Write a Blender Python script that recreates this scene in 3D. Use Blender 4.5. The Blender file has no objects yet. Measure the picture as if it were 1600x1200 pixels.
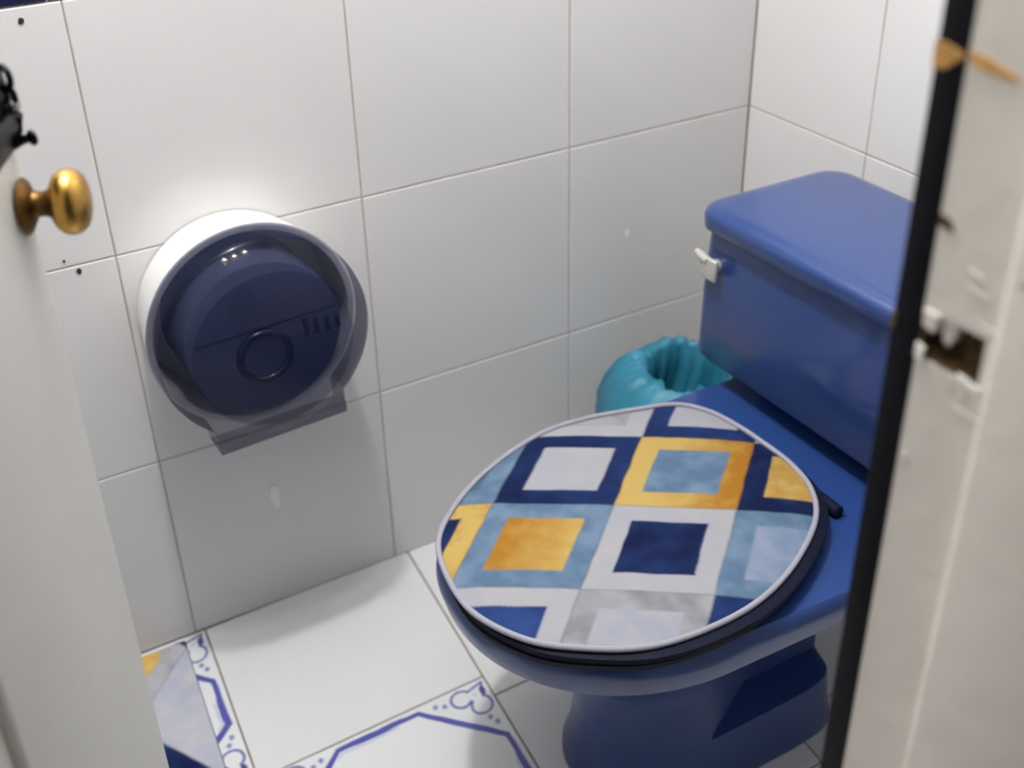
import bpy, bmesh, math, random
import numpy as np
from mathutils import Matrix, Vector
random.seed(4); rng = np.random.default_rng(4)
S = bpy.context.scene
COL = S.collection

# ------------------------------------------------------------------ camera
cam = bpy.data.cameras.new('camera'); camo = bpy.data.objects.new('camera', cam); COL.objects.link(camo)
FPX = 1894.99; YAW, PIT, ROL = 1.05235462, 0.55220899, -0.02530062
CAM = Vector((1.4111, -0.2520, 1.2531))
d = Vector((-math.sin(YAW)*math.cos(PIT), math.cos(YAW)*math.cos(PIT), -math.sin(PIT)))
r = Vector((math.cos(YAW), math.sin(YAW), 0)); u = r.cross(d)
r2 = math.cos(ROL)*r + math.sin(ROL)*u; u2 = -math.sin(ROL)*r + math.cos(ROL)*u
M4 = Matrix((( r2.x, u2.x, -d.x, CAM.x), (r2.y, u2.y, -d.y, CAM.y), (r2.z, u2.z, -d.z, CAM.z), (0, 0, 0, 1)))
camo.matrix_world = M4
cam.sensor_fit = 'HORIZONTAL'; cam.sensor_width = 36; cam.lens = FPX/1600*36; cam.clip_start = .02
cam.dof.use_dof = True; cam.dof.focus_distance = 1.12; cam.dof.aperture_fstop = 5.6
S.camera = camo

# ------------------------------------------------------------------ world, lights, exposure
W = bpy.data.worlds.new('world'); S.world = W; W.use_nodes = True
W.node_tree.nodes['Background'].inputs[0].default_value = (.92, .95, 1.0, 1)
W.node_tree.nodes['Background'].inputs[1].default_value = .05
LAMP = (.47, .04, 2.20)
L = bpy.data.lights.new('bulb_light', 'POINT'); L.shadow_soft_size = .045; L.energy = 105; L.color = (.965, .98, 1)
Lo = bpy.data.objects.new('bulb_light', L); COL.objects.link(Lo); Lo.location = LAMP
L2 = bpy.data.lights.new('jamb_fill_light', 'AREA'); L2.shape = 'DISK'; L2.size = .35; L2.energy = 14; L2.color = (1, .99, .98)  # unseen fill added outside the stall to brighten the jamb
L2o = bpy.data.objects.new('jamb_fill_light', L2); COL.objects.link(L2o); L2o.location = (1.55, -1.3, 2.1)
S.view_settings.view_transform = 'Standard'; S.view_settings.look = 'None'
S.view_settings.exposure = -0.52; S.view_settings.gamma = 1; S.view_settings.use_curve_mapping = False

# ------------------------------------------------------------------ helpers
def lin(c):
    return tuple(((v/255)/12.92 if v/255 <= .04045 else ((v/255+.055)/1.055)**2.4) for v in c)
def mat(name, rgb, rough=.4, metal=0, var=.06, scale=12, bump=0, bscale=60, rgb2=None, coat=0, detail=4, spec=None):
    m = bpy.data.materials.new(name); m.use_nodes = True
    nt = m.node_tree; b = nt.nodes['Principled BSDF']
    c = lin(rgb); c2 = lin(rgb2) if rgb2 else tuple(v*(1-var) for v in c)
    tc = nt.nodes.new('ShaderNodeTexCoord'); nz = nt.nodes.new('ShaderNodeTexNoise')
    nz.inputs['Scale'].default_value = scale; nz.inputs['Detail'].default_value = detail
    nt.links.new(tc.outputs['Object'], nz.inputs['Vector'])
    rp = nt.nodes.new('ShaderNodeValToRGB'); rp.color_ramp.elements[0].position = .3; rp.color_ramp.elements[1].position = .7
    rp.color_ramp.elements[0].color = (*c2, 1); rp.color_ramp.elements[1].color = (*c, 1)
    nt.links.new(nz.outputs['Fac'], rp.inputs['Fac']); nt.links.new(rp.outputs['Color'], b.inputs['Base Color'])
    b.inputs['Roughness'].default_value = rough; b.inputs['Metallic'].default_value = metal
    if coat: b.inputs['Coat Weight'].default_value = coat; b.inputs['Coat Roughness'].default_value = .08
    if spec is not None: b.inputs['Specular IOR Level'].default_value = spec
    if bump:
        n2 = nt.nodes.new('ShaderNodeTexNoise'); n2.inputs['Scale'].default_value = bscale; n2.inputs['Detail'].default_value = 3
        nt.links.new(tc.outputs['Object'], n2.inputs['Vector'])
        bp = nt.nodes.new('ShaderNodeBump'); bp.inputs['Strength'].default_value = bump; bp.inputs['Distance'].default_value = .002
        nt.links.new(n2.outputs['Fac'], bp.inputs['Height']); nt.links.new(bp.outputs['Normal'], b.inputs['Normal'])
    return m
def vcol_mat(name, rough=.5, bump=0, bscale=300, spec=.5):
    m = bpy.data.materials.new(name); m.use_nodes = True; nt = m.node_tree; b = nt.nodes['Principled BSDF']
    a = nt.nodes.new('ShaderNodeVertexColor'); a.layer_name = 'print'
    nt.links.new(a.outputs['Color'], b.inputs['Base Color']); b.inputs['Roughness'].default_value = rough
    b.inputs['Specular IOR Level'].default_value = spec
    if bump:
        tc = nt.nodes.new('ShaderNodeTexCoord'); n2 = nt.nodes.new('ShaderNodeTexNoise'); n2.inputs['Scale'].default_value = bscale
        nt.links.new(tc.outputs['Object'], n2.inputs['Vector'])
        bp = nt.nodes.new('ShaderNodeBump'); bp.inputs['Strength'].default_value = bump; bp.inputs['Distance'].default_value = .001
        nt.links.new(n2.outputs['Fac'], bp.inputs['Height']); nt.links.new(bp.outputs['Normal'], b.inputs['Normal'])
    return m

def finish(me, smooth=35):
    if smooth:
        me.polygons.foreach_set('use_smooth', [True]*len(me.polygons))
        me.set_sharp_from_angle(angle=math.radians(smooth))
    me.update()
def obj(name, me, m=None, parent=None, loc=None, **tags):
    o = bpy.data.objects.new(name, me); COL.objects.link(o)
    if m is not None and not me.materials: me.materials.append(m)
    if parent is not None: o.parent = parent
    if loc is not None: o.location = loc
    for k, v in tags.items(): o[k] = v
    return o
def empty(name, loc, **tags):
    o = bpy.data.objects.new(name, None); COL.objects.link(o); o.location = loc; o.empty_display_size = .05
    for k, v in tags.items(): o[k] = v
    return o
def from_bm(name, bm, off=(0, 0, 0), smooth=35):
    bmesh.ops.recalc_face_normals(bm, faces=bm.faces)
    if any(off): bmesh.ops.translate(bm, verts=bm.verts, vec=-Vector(off))
    me = bpy.data.meshes.new(name); bm.to_mesh(me); bm.free(); finish(me, smooth); return me
def add_box(bm, lo, hi, bev=0, seg=2):
    t = bmesh.new(); bmesh.ops.create_cube(t, size=1)
    for v in t.verts:
        v.co = Vector([lo[i] + (v.co[i]+.5)*(hi[i]-lo[i]) for i in range(3)])
    if bev: bmesh.ops.bevel(t, geom=list(t.edges), offset=bev, segments=seg, affect='EDGES', profile=.5)
    me = bpy.data.meshes.new('t'); t.to_mesh(me); t.free(); bm.from_mesh(me); bpy.data.meshes.remove(me)
def box(name, lo, hi, m, parent=None, bev=0, seg=2, off=(0, 0, 0), smooth=35, **tags):
    bm = bmesh.new(); add_box(bm, lo, hi, bev, seg)
    return obj(name, from_bm(name, bm, off, smooth), m, parent, **tags)
def loft_bm(rings, cap0=True, cap1=True, closed=True, bm=None):
    bm = bm or bmesh.new(); R = [[bm.verts.new(p) for p in ring] for ring in rings]; n = len(R[0])
    for a, b in zip(R[:-1], R[1:]):
        for i in range(n if closed else n-1):
            j = (i+1) % n; bm.faces.new((a[i], a[j], b[j], b[i]))
    if cap0: bm.faces.new(list(reversed(R[0])))
    if cap1: bm.faces.new(R[-1])
    return bm
def lathe(prof, axis, n=40, center=(0, 0, 0), bm=None):
    """prof: list of (t along axis, radius); axis 'X','Y','Z'"""
    rings = []
    for t, rad in prof:
        rg = []
        for k in range(n):
            a = 2*math.pi*k/n; c, s = rad*math.cos(a), rad*math.sin(a)
            p = {'X': (t, c, s), 'Y': (s, t, c), 'Z': (c, s, t)}[axis]
            rg.append([p[i]+center[i] for i in range(3)])
        rings.append(rg)
    return loft_bm(rings, bm=bm)
def torus(center, R, rr, axis='X', n=36, m=10, bm=None):
    bm = bm or bmesh.new(); V = []
    for i in range(n):
        a = 2*math.pi*i/n; row = []
        for j in range(m):
            b = 2*math.pi*j/m; q = R+rr*math.cos(b); h = rr*math.sin(b); c, s = q*math.cos(a), q*math.sin(a)
            p = {'X': (h, c, s), 'Y': (s, h, c), 'Z': (c, s, h)}[axis]
            row.append(bm.verts.new([p[k]+center[k] for k in range(3)]))
        V.append(row)
    for i in range(n):
        for j in range(m):
            bm.faces.new((V[i][j], V[(i+1) % n][j], V[(i+1) % n][(j+1) % m], V[i][(j+1) % m]))
    return bm
def tube(pts, rad, n=10, bm=None, caps=True):
    pts = [Vector(p) for p in pts]; rings = []
    for i, p in enumerate(pts):
        t = (pts[min(i+1, len(pts)-1)]-pts[max(i-1, 0)]).normalized()
        a = t.cross(Vector((.3, .2, .93)));  a = a.normalized(); b = t.cross(a)
        q = rad[i] if isinstance(rad, (list, tuple)) else rad
        rings.append([p+q*(math.cos(2*math.pi*k/n)*a+math.sin(2*math.pi*k/n)*b) for k in range(n)])
    return loft_bm(rings, caps, caps, bm=bm)
def closed_tube(pts, rad, m=8):
    bm = bmesh.new(); P = [Vector(p) for p in pts]; n = len(P); V = []
    for i in range(n):
        t = (P[(i+1) % n]-P[i-1]).normalized(); z = Vector((0, 0, 1)); a = t.cross(z).normalized()
        V.append([bm.verts.new(P[i]+rad*(math.cos(2*math.pi*k/m)*a+math.sin(2*math.pi*k/m)*z)) for k in range(m)])
    for i in range(n):
        for k in range(m):
            bm.faces.new((V[i][k], V[(i+1) % n][k], V[(i+1) % n][(k+1) % m], V[i][(k+1) % m]))
    return bm
def patch(name, pts, nrm, thick, m, parent=None):
    """small irregular chip: polygon extruded along nrm"""
    bm = bmesh.new(); n = Vector(nrm)*thick
    A = [bm.verts.new(Vector(p)) for p in pts]; B = [bm.verts.new(Vector(p)+n) for p in pts]
    bm.faces.new(A); bm.faces.new(B[::-1])
    for i in range(len(pts)):
        j = (i+1) % len(pts); bm.faces.new((A[i], A[j], B[j], B[i]))
    return obj(name, from_bm(name, bm, smooth=0), m, parent)
def vnoise(x, y, s, seed=0):
    x = x*s+seed*17.3; y = y*s+seed*9.1
    i, j = np.floor(x), np.floor(y); fx, fy = x-i, y-j; fx = fx*fx*(3-2*fx); fy = fy*fy*(3-2*fy)
    h = lambda a, b: np.modf(np.abs(np.sin(a*127.1+b*311.7)*43758.5453))[0]
    return (h(i, j)*(1-fx)+h(i+1, j)*fx)*(1-fy)+(h(i, j+1)*(1-fx)+h(i+1, j+1)*fx)*fy
def fbm(x, y, s, seed=0): return .55*vnoise(x, y, s, seed)+.3*vnoise(x, y, 2.1*s, seed+1)+.15*vnoise(x, y, 4.3*s, seed+2)
def set_print(me, rgb):
    a = me.color_attributes.new('print', 'FLOAT_COLOR', 'POINT')
    a.data.foreach_set('color', np.concatenate([rgb, np.ones((len(rgb), 1))], 1).astype(np.float32).ravel())
def LINA(c, k=1.0): return np.array(lin(c))*k

# ------------------------------------------------------------------ materials
M = {}
M['tile'] = mat('wall_tile_glaze', (222, 219, 216), .16, var=.04, scale=5)
M['grout'] = mat('grout', (176, 166, 154), .9, scale=30, rgb2=(146, 132, 116))
M['floor_grout'] = mat('floor_grout', (140, 128, 112), .9, scale=30, rgb2=(105, 88, 66))
M['border'] = mat('border_tile_glaze', (30, 34, 66), .15, var=.2)
M['floor_tile'] = mat('floor_tile_glaze', (216, 215, 214), .22, var=.05, scale=4)
M['floor_print'] = vcol_mat('floor_print_glaze', .2)
M['plaster'] = mat('plaster', (226, 224, 218), .8, bump=.1); M['grey_plaster'] = mat('grey_painted_plaster', (150, 152, 158), .8, bump=.1)
M['concrete'] = mat('corridor_floor', (150, 145, 138), .6, var=.15)
M['paint'] = mat('white_gloss_paint', (226, 224, 217), .45, var=.05, scale=9, bump=.12, bscale=35)
M['paint_frame'] = mat('aged_white_gloss_paint', (222, 216, 208), .42, var=.08, scale=14, bump=.35, bscale=45)
M['paint_highlight'] = mat('bright_rim_paint', (240, 238, 232), .3, var=.03)  # brighter than the frame paint, puts the rim highlights into the colour
M['black_paint'] = mat('navy_black_paint', (9, 10, 19), .6, var=.3, scale=60, bump=.3, bscale=90, spec=.15)
M['wood'] = mat('bare_wood', (222, 176, 104), .7, scale=90, rgb2=(170, 122, 60))
M['dark_wood'] = mat('dark_splintered_wood', (110, 84, 42), .85, scale=160, rgb2=(28, 20, 10), bump=.6, bscale=200)
M['brass'] = mat('brass', (206, 160, 82), .28, 1, var=.25, scale=120)
M['dull_brass'] = mat('dull_brass', (120, 90, 48), .45, 1, var=.35, scale=90)
M['chrome'] = mat('chrome', (210, 208, 205), .22, 1, var=.1)
M['satin'] = mat('worn_chrome_plastic', (206, 202, 192), .35, .35, var=.1)
M['black_iron'] = mat('black_iron', (18, 14, 16), .4, .6, var=.3)
M['porcelain'] = mat('blue_porcelain', (38, 64, 120), .3, var=.06, scale=6, coat=.42)
M['seat_plastic'] = mat('navy_seat_plastic', (14, 19, 38), .65, var=.1, spec=.15)
M['housing'] = mat('white_plastic', (240, 238, 234), .35, var=.02)
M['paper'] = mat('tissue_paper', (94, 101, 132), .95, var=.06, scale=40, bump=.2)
M['bag'] = mat('teal_bag', (46, 126, 150), .5, var=.3, scale=18, bump=.6, bscale=45)
M['bucket'] = mat('bucket_plastic', (200, 205, 205), .4)
M['trash'] = mat('crumpled_tissue', (190, 200, 206), .9, bump=.5, bscale=80)
M['cloth'] = vcol_mat('printed_fabric', .9, bump=.25, bscale=900, spec=.08)
M['piping'] = mat('white_fabric_binding', (152, 150, 160), .9, var=.05, scale=200, bump=.3, bscale=900)
M['cloth_back'] = mat('fabric_underside', (170, 168, 180), .95)
M['pale_mark'] = mat('white_mark', (240, 239, 236), .35)
M['hole'] = mat('drill_hole', (52, 42, 40), .95, var=.4)
g = bpy.data.materials.new('lamp_glass'); g.use_nodes = True
gb = g.node_tree.nodes['Principled BSDF']; gb.inputs['Emission Color'].default_value = (1, .96, .9, 1); gb.inputs['Emission Strength'].default_value = 4
M['lamp'] = g
# smoky translucent plastic: tinted see-through mixed with a glossy dark skin
def smoke(name, fac, tint, skin):
    m = bpy.data.materials.new(name); m.use_nodes = True; nt = m.node_tree; b = nt.nodes['Principled BSDF']
    b.inputs['Base Color'].default_value = (*lin(skin), 1); b.inputs['Roughness'].default_value = .14
    tr = nt.nodes.new('ShaderNodeBsdfTransparent'); tr.inputs[0].default_value = (*lin(tint), 1)
    mx = nt.nodes.new('ShaderNodeMixShader'); mx.inputs[0].default_value = fac
    nt.links.new(tr.outputs[0], mx.inputs[1]); nt.links.new(b.outputs[0], mx.inputs[2])
    nt.links.new(mx.outputs[0], nt.nodes['Material Output'].inputs['Surface'])
    return m
M['smoke'] = smoke('smoky_blue_plastic', .30, (184, 184, 196), (38, 46, 80)); M['smoke_lit'] = smoke('lit_smoky_plastic', .20, (212, 213, 220), (44, 50, 70))  # second one is a paler copy: light on bevel and skirt put into its tint

# ------------------------------------------------------------------ setting: walls with single tiles
D = .9937; XR = 1.095; YF = -.62; H = 2.35
ZR = [0, .3111, .6187, .9263]
def tile_mesh(w, h, key={}):
    k = (round(w, 4), round(h, 4))
    if k not in key:
        g = .0009; bm = bmesh.new()
        a, b, t, e = w-2*g, h-2*g, .0, .0012
        base = [(g, g), (w-g, g), (w-g, h-g), (g, h-g)]; top = [(g+e, g+e), (w-g-e, g+e), (w-g-e, h-g-e), (g+e, h-g-e)]
        bm = loft_bm([[(x, y, -.006) for x, y in base], [(x, y, -.0008) for x, y in base], [(x, y, 0) for x, y in top]])
        key[k] = from_bm('tile', bm, smooth=0)
    return key[k]
def tile_inst(parent, frame, origin, w, h, m):
    me = tile_mesh(w, h)
    kk = (me.name, m.name)
    if kk not in _tm:
        c = me.copy(); c.materials.clear(); c.materials.append(m); _tm[kk] = c
    o = bpy.data.objects.new('tile', _tm[kk]); COL.objects.link(o); o.parent = parent
    X, Y = frame; Z = X.cross(Y)
    j = Vector((random.uniform(-1, 1), random.uniform(-1, 1))) * .0012   # very slight lippage
    Zt = (Z + X*j.x*.6 + Y*j.y*.6).normalized(); Xt = Y.cross(Zt).normalized(); Yt = Zt.cross(Xt)
    p = Vector(origin) - Z*random.uniform(0, .0005)
    o.matrix_basis = Matrix(((Xt.x, Yt.x, Zt.x, p.x), (Xt.y, Yt.y, Zt.y, p.y), (Xt.z, Yt.z, Zt.z, p.z), (0, 0, 0, 1)))
_tm = {}
rows = [(0, .3111), (.3111, .6187), (.6187, .9263), (.9263, .9863)] + [(.9863+.3076*k, min(H, .9863+.3076*(k+1))) for k in range(5)]
wl = box('wall_left', (-.12, YF, -.05), (-.0017, D, H), M['grout'], kind='structure', label='white tiled wall behind the round paper dispenser', smooth=0)
for zi, (z0, z1) in enumerate(rows):
    cols = [YF, -.33, 0, .33, .66, D] if zi != 3 else list(np.linspace(YF, D, 9))
    for y0, y1 in zip(cols[:-1], cols[1:]):
        tile_inst(wl, (Vector((0, 1, 0)), Vector((0, 0, 1))), (0, y0, z0), y1-y0, z1-z0, M['border'] if zi == 3 else M['tile'])
wb = box('wall_back', (-.12, D+.0017, -.05), (XR+.12, D+.12, H), M['grout'], kind='structure', label='white tiled wall behind the blue toilet tank', smooth=0)
for zi, (z0, z1) in enumerate(rows):
    cols = [0, .2525, .5825, .9125, XR] if zi != 3 else list(np.linspace(0, XR, 6))
    for x0, x1 in zip(cols[:-1], cols[1:]):
        tile_inst(wb, (Vector((1, 0, 0)), Vector((0, 0, 1))), (x0, D, z0), x1-x0, z1-z0, M['border'] if zi == 3 else M['tile'])
box('wall_front', (-.12, YF-.12, -.05), (XR+.12, YF, H), M['grey_plaster'], kind='structure', label='plain grey plaster end wall of the stall', smooth=0)
JY = .118; HY = -.372
bm = bmesh.new()
add_box(bm, (XR+.002, JY+.05, -.05), (XR+.12, D+.002, H)); add_box(bm, (XR+.002, YF, -.05), (XR+.12, HY-.055, H)); add_box(bm, (XR+.002, HY-.055, 2.06), (XR+.12, JY+.05, H))
obj('wall_right', from_bm('wall_right', bm, smooth=0), M['grey_plaster'], kind='structure', label='plaster wall around the stall doorway')
box('ceiling', (-.12, YF-.12, H), (XR+.12, D+.12, H+.08), M['plaster'], kind='structure', label='plain white stall ceiling', smooth=0)
box('corridor_floor', (XR+.121, -2.2, -.06), (3.2, 2.2, -.002), M['concrete'], kind='structure', label='grey floor outside the stall door', smooth=0)

# floor: slab + single tiles on a slightly skewed grid
fl = box('floor', (-.1, YF-.1, -.06), (XR+.12, D+.1, -.0016), M['floor_grout'], kind='structure', label='white tiled stall floor with blue ornamented tiles', smooth=0)
def FY(j, x): return .014+.338*j-.10*x
XJ = {0: [-.0005, .309, .639, .969, 1.21], 1: [-.0005, .349, .679, 1.009, 1.21], -1: [-.0005, .305, .635, .965, 1.21], 2: [-.0005, .27, .60, .93, 1.21], -2: [-.0005, .32, .65, .98, 1.21]}
PRINT = {(-1, 0), (0, 1), (-1, 1), (-2, 0)}
BLUE = LINA((42, 52, 146)); BLUE2 = LINA((120, 132, 190)); FW = LINA((218, 218, 218)); GREYB = LINA((170, 182, 198))
def motif(uu, vv, w, h):
    """colour of the ornamented tile; uu,vv metres inside the tile"""
    n = len(uu); rgb = np.tile(FW, (n, 1))
    wob = .0025*(vnoise(uu, vv, 40, 3)-.5)
    def paint(mask, col, a=1.0):
        a = (np.clip(mask, 0, 1)*a)[:, None]; rgb[:] = rgb*(1-a)+col*a
    p = np.minimum(uu, w-uu)+wob; q = np.minimum(vv, h-vv)+wob         # distance from nearest sides = from nearest corner
    a, c = .0115, .108
    dd = np.minimum(np.minimum(p-a, q-a), (p+q-c-a)/math.sqrt(2))         # octagon band
    wd = .0054+.0016*(vnoise(uu, vv, 18, 9)-.5)
    paint(np.clip((wd-np.abs(dd))/.0012, 0, 1), BLUE, .92+0*uu)
    paint(np.clip((.003-np.abs(dd-.008))/.002, 0, 1)*(vnoise(uu, vv, 25, 5) > .5), BLUE2, .35)
    # heart in each corner, its tip at the corner
    s = (p+q)/math.sqrt(2); t = np.abs(p-q)/math.sqrt(2)
    lobe = np.hypot(s-.046, t-.0165)-.0150
    tip = np.maximum(t*.86-(s-.010)*.50, s-.046)
    hd = np.where(s > .044, lobe, np.maximum(tip, -(s-.010)))
    hd = np.minimum(hd, lobe)
    inner = (p+q < c-.01)
    paint(np.clip((.0028-np.abs(hd))/.0012, 0, 1)*inner, BLUE, .8)
    paint(np.clip((.0022-np.hypot(s-.050, t))/.001, 0, 1), BLUE, .9)
    paint(np.clip((.004-np.hypot(s-.033, t*.7))/.003, 0, 1), GREYB, .7)
    for (uo, vo) in ((.082, .014), (.014, .082), (.07, .02), (.02, .07)):                # little side leaves
        paint(np.clip((.006-np.hypot((p-uo), (q-vo)))/.002, 0, 1), GREYB, .8)
        paint(np.clip((.0032-np.hypot((p-uo)*.6, (q-vo)))/.001, 0, 1), BLUE, .6)
    # dark petal by the corner
    paint(np.clip((.0055-np.hypot((p-.022)*.55, q-.011))/.0015, 0, 1), BLUE*.6, .8)
    return rgb
for j, xs in XJ.items():
    for i, (x0, x1) in enumerate(zip(xs[:-1], xs[1:])):
        g = .0013
        def P(a, b, z):
            x = x0+g+(x1-x0-2*g)*a; xs_ = x-.02*(0 if i == 0 and a == 0 else 1)*(FY(j, x)+.338*b)
            return (xs_, FY(j, x)+g+(.338-2*g)*b, z)
        if max(P(0, 1, 0)[1], P(1, 1, 0)[1]) < YF or FY(j, x0) > D: continue
        clampy = lambda p: (p[0], min(max(p[1], YF), D-.001), p[2])
        if (j, i) in PRINT:
            na, nb = int((x1-x0)/.0018), int(.338/.0018)
            A, B = np.meshgrid(np.linspace(0, 1, na+1), np.linspace(0, 1, nb+1), indexing='ij')
            A, B = A.ravel(), B.ravel()
            xx = x0+g+(x1-x0-2*g)*A; yy = .014+.338*j-.10*xx+g+(.338-2*g)*B; X2 = xx-.02*np.where((i == 0) & (A == 0), 0, 1)*yy
            edge = np.minimum(np.minimum(A, 1-A)*(x1-x0), np.minimum(B, 1-B)*.338)
            Z = -np.clip(.0012-edge, 0, 1)*.6
            co = np.stack([X2, np.clip(yy, YF, D), Z], 1)
            idx = np.arange((na+1)*(nb+1)).reshape(na+1, nb+1)
            F = np.stack([idx[:-1, :-1], idx[1:, :-1], idx[1:, 1:], idx[:-1, 1:]], -1).reshape(-1, 4)
            me = bpy.data.meshes.new('tile'); me.from_pydata(co.tolist(), [], F.tolist())
            w0 = max(.30, x1-x0)
            set_print(me, motif(A*(x1-x0)+(w0-(x1-x0) if i == 0 else 0), B*.338, w0, .338)); finish(me, 0)
            obj('tile', me, M['floor_print'], fl, label='white tile with blue painted octagon border and corner hearts')
        else:
            e = .0012
            def ring(z, s):
                return [clampy(P(a, b, z)) for a, b in ((s, s), (1-s, s), (1-s, 1-s), (s, 1-s))]
            bm = loft_bm([ring(-.006, 0), ring(-.0008, 0), ring(0, .004)])
            obj('tile', from_bm('tile', bm, smooth=0), M['floor_tile'], fl)

# marks on the left wall
def blob(name, c, ry, rz, m, seedv, parent, n=14, th=.0006):
    rr = random.Random(seedv)
    pts = []
    for k in range(n):
        a = 2*math.pi*k/n; q = rr.uniform(.75, 1.1); pts.append((.0001, c[0]+ry*q*math.cos(a), c[1]+rz*q*math.sin(a)))
    return patch(name, pts, (1, 0, 0), th, m, parent)
blob('white_mark', (.151, .193), .0085, .024, M['pale_mark'], 1, wl)  # small patches whiter than the glaze
blob('white_mark', (.766, .459), .004, .008, M['pale_mark'], 2, wl)
blob('drill_hole', (-.046, .611), .0035, .004, M['hole'], 3, wl)
blob('drill_hole', (-.060, .628), .0018, .002, M['hole'], 4, wl)
blob('drill_hole', (-.046, .911), .0035, .0035, M['hole'], 5, wl)

# ------------------------------------------------------------------ doorway: jamb, stop, head
fr = empty('trim_1', (XR, JY, 0), kind='structure', label='chipped white door jamb with a dark strip and a broken strike hole')
o3 = (XR, JY, 0)
x0, x1, x2, x3 = 1.095, 1.1103, 1.1490, 1.232
hz0, hz1, hx0, hx1 = .9890, 1.0115, 1.1115, 1.1432
bm = bmesh.new()
add_box(bm, (x1, JY, 0), (x2, JY+.05, hz0)); add_box(bm, (x1, JY, hz1), (x2, JY+.05, 2.06))
add_box(bm, (hx1, JY, hz0), (x2, JY+.05, hz1)); add_box(bm, (x1, JY+.022, hz0), (hx1, JY+.05, hz1))
obj('rebate', from_bm('rebate', bm, o3, 0), M['paint_frame'], fr)
box('edge_strip', (x0, JY-.0004, 0), (x1+.0004, JY+.05, 2.06), M['black_paint'], fr, .0012, off=o3, label='navy black painted edge strip')
box('door_stop', (x2, JY-.006, 0), (x3, JY+.05, 2.06), M['paint_frame'], fr, .005, 3, off=o3)
# strike hole: rough wooden lining, paint lumps, highlights painted along the rim
bm = bmesh.new(); add_box(bm, (x1+.0005, JY+.014, hz0), (hx1, JY+.0225, hz1))
add_box(bm, (x1+.0005, JY+.001, hz0), (hx1, JY+.02, hz0+.0016)); add_box(bm, (hx1-.0012, JY+.001, hz0), (hx1, JY+.02, hz1)); add_box(bm, (x1+.0002, JY+.0005, hz0), (x1+.0015, JY+.02, hz1))
obj('strike_hole_lining', from_bm('l', bm, o3, 0), M['dark_wood'], fr)
def lump(name, pts, th, m):
    o = patch(name, [(p[0]-XR, p[1]-JY, p[2]) for p in pts], (0, -1, 0), th, m, fr); return o
Y_ = JY+.0045
lump('paint_flake', [(1.1185, Y_+.004, 1.0118), (1.1275, Y_+.004, 1.0118), (1.1262, Y_+.004, 1.0035), (1.1240, Y_+.004, .9985), (1.1205, Y_+.004, 1.0002)], .006, M['paint_frame'])
lump('paint_flake', [(1.1115, Y_, 1.0118), (1.1195, Y_, 1.0118), (1.1185, Y_, 1.0035), (1.1125, Y_, 1.0045)], .006, M['paint_frame'])
lump('lip_highlight', [(1.1335, JY, .9915), (1.1445, JY, .9895), (1.1445, JY, .9868), (1.1335, JY, .9890)], .0012, M['paint_highlight'])
lump('lip_highlight', [(1.1105, JY, .9955), (1.1150, JY, .9945), (1.1150, JY, .9885), (1.1105, JY, .9890)], .0014, M['paint_highlight'])
# chips down to the wood
lump('wood_chip', [(1.0949, JY-.0004, 1.1200), (1.1000, JY-.0004, 1.1197), (1.1108, JY-.0004, 1.1172), (1.1060, JY-.0004, 1.1140), (1.1010, JY-.0004, 1.1098), (1.0949, JY-.0004, 1.1090)], .0006, M['wood'])
lump('wood_chip', [(1.1110, JY, 1.1188), (1.1180, JY, 1.1190), (1.1250, JY, 1.1172), (1.1335, JY, 1.1152), (1.1330, JY, 1.1128), (1.1240, JY, 1.1132), (1.1170, JY, 1.1135), (1.1120, JY, 1.1152)], .0006, M['wood'])
lump('wood_chip', [(1.1106, JY, 1.0538), (1.1150, JY, 1.0535), (1.1182, JY, 1.0505), (1.1178, JY, 1.0485), (1.1106, JY, 1.0490)], .0005, M['dark_wood'])
lump('wood_chip', [(1.0950, JY-.0004, 1.004), (1.0975, JY-.0004, 1.003), (1.0972, JY-.0004, .996), (1.0950, JY-.0004, .994)], .0005, M['dark_wood'])
lump('wood_chip', [(1.1565, JY-.006, 1.0445), (1.163, JY-.006, 1.0450), (1.166, JY-.006, 1.0435), (1.158, JY-.006, 1.0425)], .0005, M['wood'])
for zz, xx, ll in ((1.037, 1.128, .008), (1.017, 1.138, .012), (1.030, 1.13, .01), (.976, 1.134, .014)):
    lump('paint_ridge', [(xx, JY, zz), (xx+ll, JY, zz-.001), (xx+ll, JY, zz-.0022), (xx, JY, zz-.0012)], .0005, M['paint_frame'])
for zz, xx, rr in ((.938, 1.1135, .002), (.985, 1.130, .0025), (.9825, 1.1375, .002)):
    lump('paint_ridge', [(xx+rr*math.cos(a), JY, zz+rr*1.3*math.sin(a)) for a in np.linspace(0, 5.6, 9)], .0005, M['paint_frame'])
# hinge-side post and head
box('hinge_post', (x0, HY-.055, 0), (x3, HY-.003, 2.06), M['paint_frame'], fr, .004, off=o3)
box('head_jamb', (x0, HY-.003, 2.012), (x3, JY, 2.06), M['paint_frame'], fr, .003, off=o3)

# ------------------------------------------------------------------ door leaf (open into the stall)
hinge = Vector((1.10, JY-.486, 0)); free = Vector((.6560, -.1600, 0))
uu = (free-hinge); DW = uu.length; uu.normalize(); nn = Vector((-uu.y, uu.x, 0));
if nn.y < 0: nn = -nn
door = empty('door_1', hinge, kind='structure', label='white painted stall door standing open, with a brass knob')
door.rotation_euler = (0, 0, math.atan2(-uu.y, -uu.x))          # local -x runs from hinge to free edge
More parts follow.
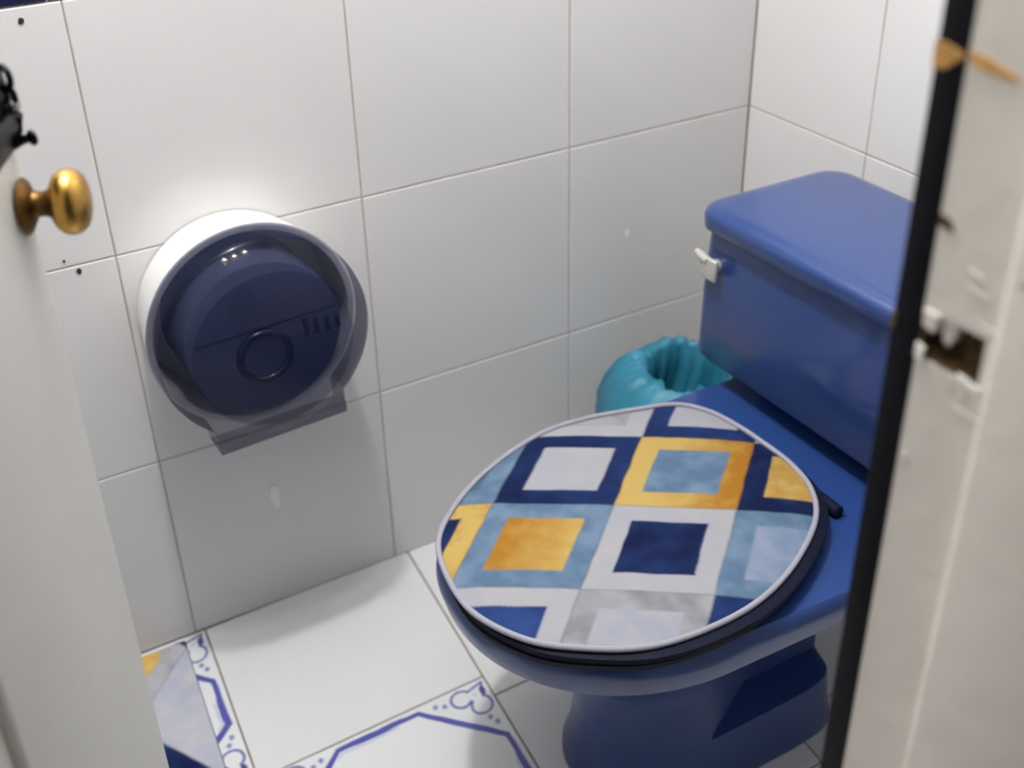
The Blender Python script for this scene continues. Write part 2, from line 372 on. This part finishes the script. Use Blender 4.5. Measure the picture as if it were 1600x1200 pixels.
# local frame: x = -uu ; y = z cross x
yl = Vector((0, 0, 1)).cross(-uu); sg = 1 if yl.dot(nn) > 0 else -1  # which local y side the visible face is on
def dl(a, n_, z): return (-a, sg*n_, z)                              # a from hinge towards free edge, n_ out of the visible face
def dbox(name, a0, a1, n0, n1, z0, z1, m, bev=0, seg=2, parent=door, **t):
    p, q = dl(a0, n0, z0), dl(a1, n1, z1)
    return box(name, [min(p[i], q[i]) for i in range(3)], [max(p[i], q[i]) for i in range(3)], m, parent, bev, seg, **t)
ST = .235
dbox('panel', .004, DW-ST+.006, -.031, -.007, .05, 1.99, M['paint'])
dbox('stile', DW-ST, DW, -.038, 0, .035, 2.0, M['paint'], .005, 3)
dbox('stile', 0, .06, -.038, 0, .035, 2.0, M['paint'], .004, 3)
for z0, z1 in ((.035, .20), (1.85, 2.0)):
    dbox('rail', .058, DW-ST+.002, -.038, 0, z0, z1, M['paint'], .004, 3)
# knob, built along local z then turned to the face normal
ka, kz = DW-.0155, .967
def on_face(name, prof, m, a, z, parent, n=40, hh=0):
    bm = lathe(prof, 'Z', n); me = from_bm(name, bm, smooth=50); o = obj(name, me, m, parent)
    o.location = dl(a, hh, z); o.rotation_euler = (-sg*math.pi/2, 0, 0); return o
kn = on_face('knob', [(.0175, .0095), (.0185, .0135), (.0205, .0170), (.0240, .0196), (.0285, .0204), (.0330, .0192), (.0365, .0160), (.0388, .0105), (.0398, .004)], M['brass'], ka, kz, door)
on_face('rosette', [(0, .0135), (.0022, .0175), (.0042, .0160), (.0060, .0120), (.0075, .0100)], M['dull_brass'], ka-.004, kz, door)
on_face('spindle', [(.005, .0098), (.009, .0078), (.0135, .0076), (.0180, .0100)], M['dull_brass'], ka-.001, kz, door)
# black barrel bolt above the knob
dbox('bolt_plate', DW-.065, DW-.004, -.0005, .0022, 1.000, 1.052, M['black_iron'], .0008)
dbox('bolt_barrel', DW-.060, DW-.008, .0022, .0080, 1.012, 1.024, M['black_iron'], .0026, 3)
def ringp(rad, rr, a, n_, z, m, rz):
    bm = torus((0, 0, 0), rad, rr, 'Z', 28, 10); t_ = obj('bolt_ring', from_bm('ring', bm, smooth=60), m, door); t_.location = dl(a, n_, z); t_.rotation_euler = (math.pi/2, 0, rz)
ringp(.0062, .0020, DW-.008, .0048, 1.0425, M['black_iron'], .75)
ringp(.0050, .0020, DW-.008, .0055, 1.0315, M['black_iron'], .75)
on_face('bolt_screw', [(0, .0040), (.0020, .0042), (.0040, .0030), (.0048, .0008)], M['chrome'], DW-.010, 1.0265, door, 16, .0058)
bm = tube([dl(DW-.010, .001, 1.024), dl(DW-.010, .004, 1.019), dl(DW-.010, .004, 1.011), dl(DW-.010, .002, 1.004)], [.005, .0068, .0045, .002], 12)
obj('bolt_tongue', from_bm('tongue', bm), M['black_iron'], door)
bm = tube([dl(DW-.010, .000, 1.0035), dl(DW-.009, .006, 1.0050), dl(DW-.009, .010, 1.0058)], [.0045, .0032, .0026], 12)
obj('bolt_stub', from_bm('stub', bm), M['black_iron'], door)
ringp(.0030, .0018, DW-.009, .0125, 1.0060, M['black_iron'], .75)

# ------------------------------------------------------------------ toilet
CX = .52
T0 = (CX, .55, 0)
toilet = empty('toilet', T0, label='dark blue porcelain toilet with low rectangular tank', category='toilet')
def outline(hw, yf, yb, yc, n=120, pn=7.0, dent=0, cx=CX, hr=None):
    pts = []
    for k in range(n):
        a = 2*math.pi*k/n; c, s = math.cos(a), math.sin(a)
        if s < 0: x = hw*math.copysign(abs(c)**.96, c); y = yc-(yc-yf)*abs(s)**.96
        else:
            y = yc+(yb-yc)*abs(s)**(2/pn); k2 = min(1, max(0, (y-yc)/.2)); k2 = k2*k2*(3-2*k2)
            x = (hw+((hr or hw)-hw)*k2)*math.copysign(abs(c)**(2/pn), c)
        if dent and y > .50 and x > 0: x = min(x, hw-dent)
        if dent and y > .50 and x < 0: x = max(x, -(hw-dent))
        pts.append((cx+x, y))
    return pts
secs = [(0, .112, .335, .695, .47, 0, 0), (.012, .112, .335, .695, .47, 0, 0), (.03, .108, .345, .690, .47, 0, 0), (.085, .102, .350, .685, .47, 0, 0), (.092, .102, .350, .685, .47, .052, 0),
        (.16, .104, .345, .685, .46, .055, 0), (.205, .115, .325, .685, .45, .062, 0), (.235, .130, .300, .685, .44, .072, .12), (.262, .150, .265, .73, .43, .08, .13),
        (.285, .170, .232, .74, .42, .06, .14), (.305, .186, .207, .76, .41, 0, .155), (.318, .194, .194, .85, .41, 0, .195), (.322, .200, .186, .90, .41, 0, .206), (.345, .204, .180, .90, .41, 0, .213), (.360, .202, .182, .90, .41, 0, .213), (.366, .196, .188, .895, .41, 0, .208)]
bm = loft_bm([[(x, y, z) for x, y in outline(hw, yf, yb, yc, dent=dn, hr=hr)] for z, hw, yf, yb, yc, dn, hr in secs])
obj('bowl', from_bm('bowl', bm, T0, 40), M['porcelain'], toilet)
def rrect(x0, x1, y0, y1, rad, n=8):
    pts = []
    for cx, cy, a0 in ((x1-rad, y1-rad, 0), (x0+rad, y1-rad, 90), (x0+rad, y0+rad, 180), (x1-rad, y0+rad, 270)):
        for k in range(n+1):
            a = math.radians(a0+90*k/n); pts.append((cx+rad*math.cos(a), cy+rad*math.sin(a)))
    return pts
HW = .240
bm = loft_bm([[(x, y, z) for x, y in rrect(CX-hw, CX+hw, yf-.010, yb, rd)] for z, hw, yf, yb, rd in
    ((.392, .232, .725, .885, .03), (.396, .250, .709, .895, .03), (.404, .259, .702, .900, .028), (.50, .253, .700, .902, .026), (.596, .245, .702, .902, .024))])
tank = obj('tank', from_bm('tank', bm, T0, 40), M['porcelain'], toilet)
box('tank_neck', (CX-.17, .745, .360), (CX+.17, .88, .394), M['porcelain'], toilet, .008, off=T0)
bm = loft_bm([[(x, y, z) for x, y in rrect(CX-hw, CX+hw, yf, yb, rd)] for z, hw, yf, yb, rd in
    ((.594, .240, .703, .895, .026), (.595, .246, .684, .912, .030), (.599, .250, .678, .918, .034), (.615, .251, .676, .920, .036), (.622, .249, .678, .918, .036), (.626, .243, .684, .912, .034), (.628, .231, .696, .900, .03))])
obj('tank_lid', from_bm('tank_lid', bm, T0, 50), M['porcelain'], toilet)
lv = box('flush_lever', (.291, .674, .532), (.323, .681, .563), M['satin'], toilet, .003, 3, off=T0, label='worn chrome flush lever')
bm = tube([(.305, .677, .557), (.290, .678, .559), (.278, .679, .561)], [.006, .0065, .004], 12)
obj('lever_arm', from_bm('lever_arm', bm, T0), M['satin'], lv)
bm = lathe([(.680, .009), (.696, .009)], 'Y', 20, (.307, 0, .548)); obj('lever_stem', from_bm('lever_stem', bm, T0), M['satin'], lv)
# seat outline (as the printed cover shows it)
Q = [(.446, .199), (.509, .178), (.571, .175), (.631, .200), (.668, .237), (.702, .291), (.715, .352), (.712, .429), (.687, .503), (.641, .577), (.593, .614), (.541, .628), (.491, .629), (.446, .627), (.400, .618), (.363, .593), (.345, .543), (.327, .470), (.327, .403), (.356, .317), (.395, .251)]
def catmull(P, per=12):
    P = [np.array(p) for p in P]; n = len(P); out = []
    for i in range(n):
        a, b, c, e = P[i-1], P[i], P[(i+1) % n], P[(i+2) % n]
        for k in range(per):
            t = k/per; out.append(.5*((2*b)+(-a+c)*t+(2*a-5*b+4*c-e)*t*t+(-a+3*b-3*c+e)*t**3))
    return np.array(out)
OUT = catmull(Q, 34)                       # 714 points
for _ in range(30): OUT = (np.roll(OUT, 1, 0)+2*OUT+np.roll(OUT, -1, 0))/4
OC = OUT.mean(0)
def scaled(s, dx=0, dy=0, step=7):
    return (OC+(OUT[::step]-OC)*s+np.array([dx, dy]))
def slab(name, levels, m, parent, off=T0, **t):
    bm = loft_bm([[(x, y, z) for x, y in scaled(s, dx, dy)] for z, s, dx, dy in levels]); return obj(name, from_bm(name, bm, off, 50), m, parent, **t)
slab('seat', [(.3665, .97, .004, .004), (.369, 1.0, .005, .004), (.377, 1.01, .005, .004), (.380, .99, .005, .004)], M['seat_plastic'], toilet)
slab('seat_lid', [(.3815, .985, .010, .006), (.384, 1.015, .010, .006), (.390, 1.015, .010, .006), (.3935, .98, .008, .004)], M['seat_plastic'], toilet)
for hx in (.445, .605):
    bm = lathe([(-.020, .006), (-.018, .008), (.018, .008), (.020, .006)], 'X', 20, (hx, .632, .3745)); obj('seat_hinge', from_bm('seat_hinge', bm, T0), M['seat_plastic'], toilet)

# ------------------------------------------------------------------ printed seat cover
C_NAVY, C_NAVY2, C_WHITE, C_LIL = LINA((28, 40, 84), .52), LINA((44, 66, 122), .52), LINA((202, 200, 203), .52), LINA((172, 178, 204), .52)
C_SLATE, C_SLATE2, C_GOLD, C_YEL, C_GREY, C_BLUE = LINA((108, 136, 166), .52), LINA((138, 162, 190), .52), LINA((194, 134, 48), .52), LINA((226, 192, 112), .52), LINA((156, 154, 162), .52), LINA((58, 86, 150), .52)
CELL = {(0, 0): ('gold', 'slate'), (0, -1): ('navy', 'white'), (-1, -1): ('slate', 'goldf'), (-1, 0): ('white', 'navyd'), (1, -1): ('white', 'grey'), (1, 0): ('navyb', 'white'),
        (0, 1): ('navyd', 'goldl'), (-1, 1): ('slate', 'lilac'), (0, -2): ('slate', 'slated'), (-1, -2): ('yellow', 'navyd'), (-2, -1): ('white', 'blue'), (-2, 0): ('grey', 'whitel'),
        (-2, 1): ('navyb', 'gold'), (1, 1): ('white', 'navyd'), (1, -2): ('navyd', 'white'), (-2, -2): ('navyd', 'slate'), (2, 0): ('grey', 'white'), (2, -1): ('slate', 'white')}
def tone(kind, x, y, fa, fb):
    n1 = fbm(x, y, 38, 2)[:, None]; n2 = fbm(x, y, 70, 7)[:, None]; g = np.clip((.25+.75*fb)+.5*(n1-.5)[:, 0], 0, 1)[:, None]
    mixc = lambda a, b, t: a*(1-t)+b*t
    k = np.clip((n1-.25)*2, 0, 1)
    return {'navy': lambda: mixc(C_NAVY*.75, C_NAVY2*.95, np.clip(fb[:, None]*.5+k*.45, 0, 1)), 'navyd': lambda: mixc(C_NAVY*.8, C_NAVY2, k*.55), 'navyb': lambda: mixc(C_NAVY, C_NAVY2, .4+.6*k),
            'white': lambda: mixc(C_WHITE, C_LIL, k*.25), 'whitel': lambda: mixc(C_WHITE, C_LIL, k*.6), 'lilac': lambda: mixc(C_LIL, C_SLATE2, k), 'slate': lambda: mixc(C_SLATE, C_SLATE2, k), 'slated': lambda: mixc(C_SLATE*.75, C_SLATE, k),
            'yellow': lambda: mixc(C_YEL, C_GOLD, np.clip((n2-.45)*1.2, 0, 1)), 'gold': lambda: mixc(C_YEL, C_GOLD, np.clip((fb[:, None]-.35)*1.7+(n2-.5)*.8, 0, 1)), 'goldf': lambda: mixc(C_GOLD, C_YEL, np.clip((fb[:, None]*1.25-.2)+(n2-.5)*.6, 0, 1)), 'goldl': lambda: mixc(C_YEL, C_GOLD, np.clip(.2+(n2-.4)*1.0, 0, 1)),
            'grey': lambda: mixc(C_GREY, C_WHITE, k*.7), 'blue': lambda: mixc(C_NAVY2, C_BLUE, k)}[kind]()
def checker(x, y, *args):
    q = .0011
    return sum(checker1(x+i*q, y+j*q, *args) for i in (-1, 0, 1) for j in (-1, 0, 1))/9
def checker1(x, y, org, va, vb, cells, frame=.19):
    Mi = np.linalg.inv(np.array([va, vb]).T); ab = Mi @ np.stack([x-org[0], y-org[1]]); a, b = ab
    wob = .012*(vnoise(x, y, 55, 11)-.5); a = a+wob; b = b+wob
    ia, ib = np.floor(a).astype(int), np.floor(b).astype(int); fa, fb = a-ia, b-ib
    rgb = np.tile(C_WHITE, (len(x), 1)); inner = (np.minimum(np.minimum(fa, 1-fa), np.minimum(fb, 1-fb)) > frame)
    for key in set(zip(ia.tolist(), ib.tolist())):
        m = (ia == key[0]) & (ib == key[1]); fo, fi = cells.get(key, ('white', 'grey'))
        mo = m & ~inner; mi = m & inner
        if mo.any(): rgb[mo] = tone(fo, x[mo], y[mo], fa[mo], fb[mo])
        if mi.any(): rgb[mi] = tone(fi, x[mi], y[mi], fa[mi], fb[mi])
    seam = np.minimum(np.minimum(fa, 1-fa), np.minimum(fb, 1-fb)) < .008
    rgb[seam] *= .72
    return rgb
C0 = (OC[0], OC[1], 0)
cover = empty('seat_cover', C0, label='padded fabric toilet seat cover printed with blue, gold and white squares', category='seat cover')
NR = 150; n = len(OUT)
rr_ = np.concatenate([np.linspace(.004, 1, NR), [1.006, 1.006, .985]]); 
co = []; 
for q, s in enumerate(rr_):
    xy = OC+(OUT-OC)*s
    dome = .0045*(1-min(1, s)**2)+.004*(1-min(1, s)**12)
    z = .3950+dome if q < NR else (.3950, .3945, .3938)[q-NR]-.0*(q-NR)
    wav = .0012*(vnoise(xy[:, 0], xy[:, 1], 22, 4)-.5)*(1 if q < NR else 0)
    co.append(np.stack([xy[:, 0]-C0[0], xy[:, 1]-C0[1], z+wav], 1))
co = np.concatenate(co); idx = np.arange(len(co)).reshape(len(rr_), n)
F = np.stack([idx[:-1], np.roll(idx, -1, 1)[:-1], np.roll(idx, -1, 1)[1:], idx[1:]], -1).reshape(-1, 4)[:, ::1].tolist()
F.append(idx[0][::-1].tolist()); F.append(idx[-1].tolist())
me = bpy.data.meshes.new('pad'); me.from_pydata(co.tolist(), [], F)
set_print(me, checker(co[:, 0]+C0[0], co[:, 1]+C0[1], (.504, .396), (-.0985, .110), (.080, .114), CELL))
bmx = bmesh.new(); bmx.from_mesh(me); bmesh.ops.recalc_face_normals(bmx, faces=bmx.faces); bmx.to_mesh(me); bmx.free(); finish(me, 60)
obj('pad', me, M['cloth'], cover)
bm = closed_tube([(x-C0[0], y-C0[1], .3965) for x, y in (OC+(OUT[::5]-OC)*1.0)], .0034, 8)
obj('binding', from_bm('binding', bm, smooth=80), M['piping'], cover, label='pale lilac edge binding')

# ------------------------------------------------------------------ bath mat on the floor at left
R0 = (.16, -.26, 0)
xs = np.linspace(.012, .42, 205); ys = np.linspace(0, .46, 231)
A, B = np.meshgrid(xs, ys, indexing='ij'); A, B = A.ravel(), B.ravel()
Yw = -.018-.105*A-B
wv = .0015*(vnoise(A, Yw, 9, 3)-.5)
e = np.minimum(np.minimum(A-.012, .42-A), np.minimum(B, .46-B)); Z = .0055+wv-np.where(e < .0005, .005, 0)
co = np.stack([A-R0[0], Yw-R0[1], Z], 1); idx = np.arange(len(A)).reshape(205, 231)
F = np.stack([idx[:-1, :-1], idx[:-1, 1:], idx[1:, 1:], idx[1:, :-1]], -1).reshape(-1, 4)
me = bpy.data.meshes.new('bath_mat'); me.from_pydata(co.tolist(), [], F.tolist())
MC = {}
for ia in range(-4, 5):
    for ib in range(-4, 5):
        MC[(ia, ib)] = [('white', 'navyd'), ('grey', 'goldl'), ('navyd', 'white'), ('slate', 'lilac')][(ia*2+ib*3) % 4]
MC.update({(-1, -1): ('whitel', 'whitel'), (-1, 0): ('navyd', 'navyd'), (0, -1): ('grey', 'goldl'), (0, 0): ('slate', 'slate')})
n1 = np.array([-.693, -.721]); n2 = np.array([.483, -.875]); MM = np.array([n1, n2])
org = np.linalg.solve(MM, np.array([n1 @ np.array([.0325, -.025]), n2 @ np.array([.197, -.101])])); Vx = np.linalg.inv(MM/.15)
set_print(me, np.clip(checker(A, Yw, org, Vx[:, 0], Vx[:, 1], MC, .19)*1.55, 0, .8)); finish(me, 60)
o = obj('bath_mat', me, M['cloth'], None, R0, label='thin printed bath mat on the floor beside the open door', category='mat')
sm = o.modifiers.new('thick', 'SOLIDIFY'); sm.thickness = .004; sm.offset = -1

# ------------------------------------------------------------------ paper dispenser on the left wall
DC = (0, .134, .521)
disp = empty('paper_dispenser', DC, label='round jumbo paper dispenser with smoky blue cover, fixed to the tiled wall', category='dispenser'); disp.rotation_euler = (math.radians(2.5), 0, 0)
bm = lathe([(.0006, .121), (.002, .124), (.050, .131), (.078, .136), (.082, .1375), (.084, .134), (.084, .128), (.012, .122), (.012, .03)], 'X', 72)
obj('back_housing', from_bm('back_housing', bm, smooth=40), M['housing'], disp, label='white plastic back housing')
def skirt(a, w=.086, zb=.138):
    s, c = math.sin(a), math.cos(a)
    if s >= 0: return 0
    hgt = zb/abs(s); wid = (w+.006*max(0, abs(s)-.8)/.2)/max(1e-6, abs(c)); return min(hgt, wid)
N = 180
def ring(x, rad, sk): 
    return [(x, q*math.cos(a), q*math.sin(a)) for a in [2*math.pi*k/N for k in range(N)] for q in [max(rad, skirt(a) if sk else 0)]]
DX = .026
bm = loft_bm([ring(x+DX, q, k) for x, q, k in ((.0585, .1375, 1), (.094, .1373, 1), (.101, .1362, 1), (.1055, .1340, 1), (.1085, .130, 0), (.116, .1245, 0), (.123, .1165, 0), (.1285, .1085, 0), (.1305, .103, 0), (.1308, .097, 0), (.1312, .04, 0), (.1312, .002, 0))], cap0=False)
cm = from_bm('cover', bm, smooth=30); cm.materials.append(M['smoke']); cm.materials.append(M['smoke_lit'])
for pl in cm.polygons:
    if math.hypot(pl.center.y, pl.center.z) > .1378 or (pl.center.z < -.115 and abs(pl.center.y) < .09 and pl.center.x < .134) or (math.hypot(pl.center.y, pl.center.z) > .104 and pl.center.x > .131): pl.material_index = 1
cv = obj('cover', cm, None, disp, label='smoky blue translucent cover')
bm = torus((.1315+DX, -.014, -.003), .0315, .0046, 'X', 48, 12); obj('hub_ring', from_bm('hub_ring', bm, smooth=80), M['smoke'], cv)
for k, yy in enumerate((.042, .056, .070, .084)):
    bm = bmesh.new(); add_box(bm, (.1290+DX, yy-.0028, .004), (.1328+DX, yy+.0028, .030-.003*k), .0012); obj('cover_bar', from_bm('cover_bar', bm), M['smoke'], cv)  # row of thin raised bars beside the hub
bm = bmesh.new(); add_box(bm, (.1285+DX, -.094, .0335), (.1322+DX, .094, .0355), .0008); obj('cover_reflection', from_bm('reflection', bm), M['smoke'], cv)  # doorway reflection on the cover, shaped as a thin raised line
for yy in (-.034, -.022, -.009):
    bm = lathe([(.1075, .0042), (.1135, .0042), (.1148, .0032), (.1152, .001)], 'X', 18, (DX, yy, .1265-abs(yy)*.10)); obj('lock_stud', from_bm('lock_stud', bm), M['chrome'], cv)
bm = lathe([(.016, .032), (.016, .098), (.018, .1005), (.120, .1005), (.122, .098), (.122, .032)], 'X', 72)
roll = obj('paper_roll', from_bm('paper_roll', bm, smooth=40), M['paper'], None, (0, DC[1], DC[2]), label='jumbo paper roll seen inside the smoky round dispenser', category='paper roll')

# ------------------------------------------------------------------ waste bin with teal bag
BC = (.166, .730, 0)
bin_ = empty('waste_bin', BC, label='small waste bin lined with a teal plastic bag, behind the toilet seat', category='bin')
bm = lathe([(.0, .072), (.004, .076), (.190, .093), (.198, .096), (.202, .094), (.198, .091), (.012, .071)], 'Z', 40)
obj('bucket', from_bm('bucket', bm), M['bucket'], bin_)
NB = 96
rf = random.Random(12); ph = [(m_, rf.uniform(0, 6.28), rf.uniform(.4, 1)/m_**.45) for m_ in (2, 3, 5, 7, 9, 13, 17, 22)]
fold = [sum(a_*math.sin(m_*2*math.pi*k/NB+p_) for m_, p_, a_ in ph)*.62 for k in range(NB)]
def bring(z, rad, fr_, fz, ox=0, oy=0):
    return [((rad+fr_*fold[k])*math.cos(2*math.pi*k/NB)+ox, (rad+fr_*fold[k])*math.sin(2*math.pi*k/NB)+oy, z+fz*fold[(k*3+5) % NB]) for k in range(NB)]
bm = loft_bm([bring(.150, .104, .009, .012), bring(.20, .111, .010, .005), bring(.235, .112, .009, .005), bring(.265, .106, .009, .006, .003, .005), bring(.294, .096, .006, .006, .008, .011), bring(.312, .084, .006, .007, .014, .019), bring(.316, .072, .008, .007, .018, .025), bring(.308, .066, .010, .005, .019, .026), bring(.27, .064, .013, .002, .018, .024), bring(.20, .060, .012, 0, .008, .010), bring(.13, .056, .014, 0)], cap0=False)
obj('bag', from_bm('bag', bm, smooth=70), M['bag'], bin_, label='teal plastic bag liner')

# ------------------------------------------------------------------ ceiling lamp
lamp = empty('ceiling_lamp', (LAMP[0], LAMP[1], H), label='small round ceiling lamp above the stall', category='lamp')
bm = lathe([(-.001, .09), (-.03, .085), (-.034, .07)], 'Z', 32); obj('lamp_base', from_bm('lamp_base', bm), M['housing'], lamp)
bm = lathe([(-.034, .068), (-.055, .070), (-.074, .055), (-.082, .03), (-.084, .005)], 'Z', 32); obj('lamp_diffuser', from_bm('lamp_diffuser', bm), M['lamp'], lamp)
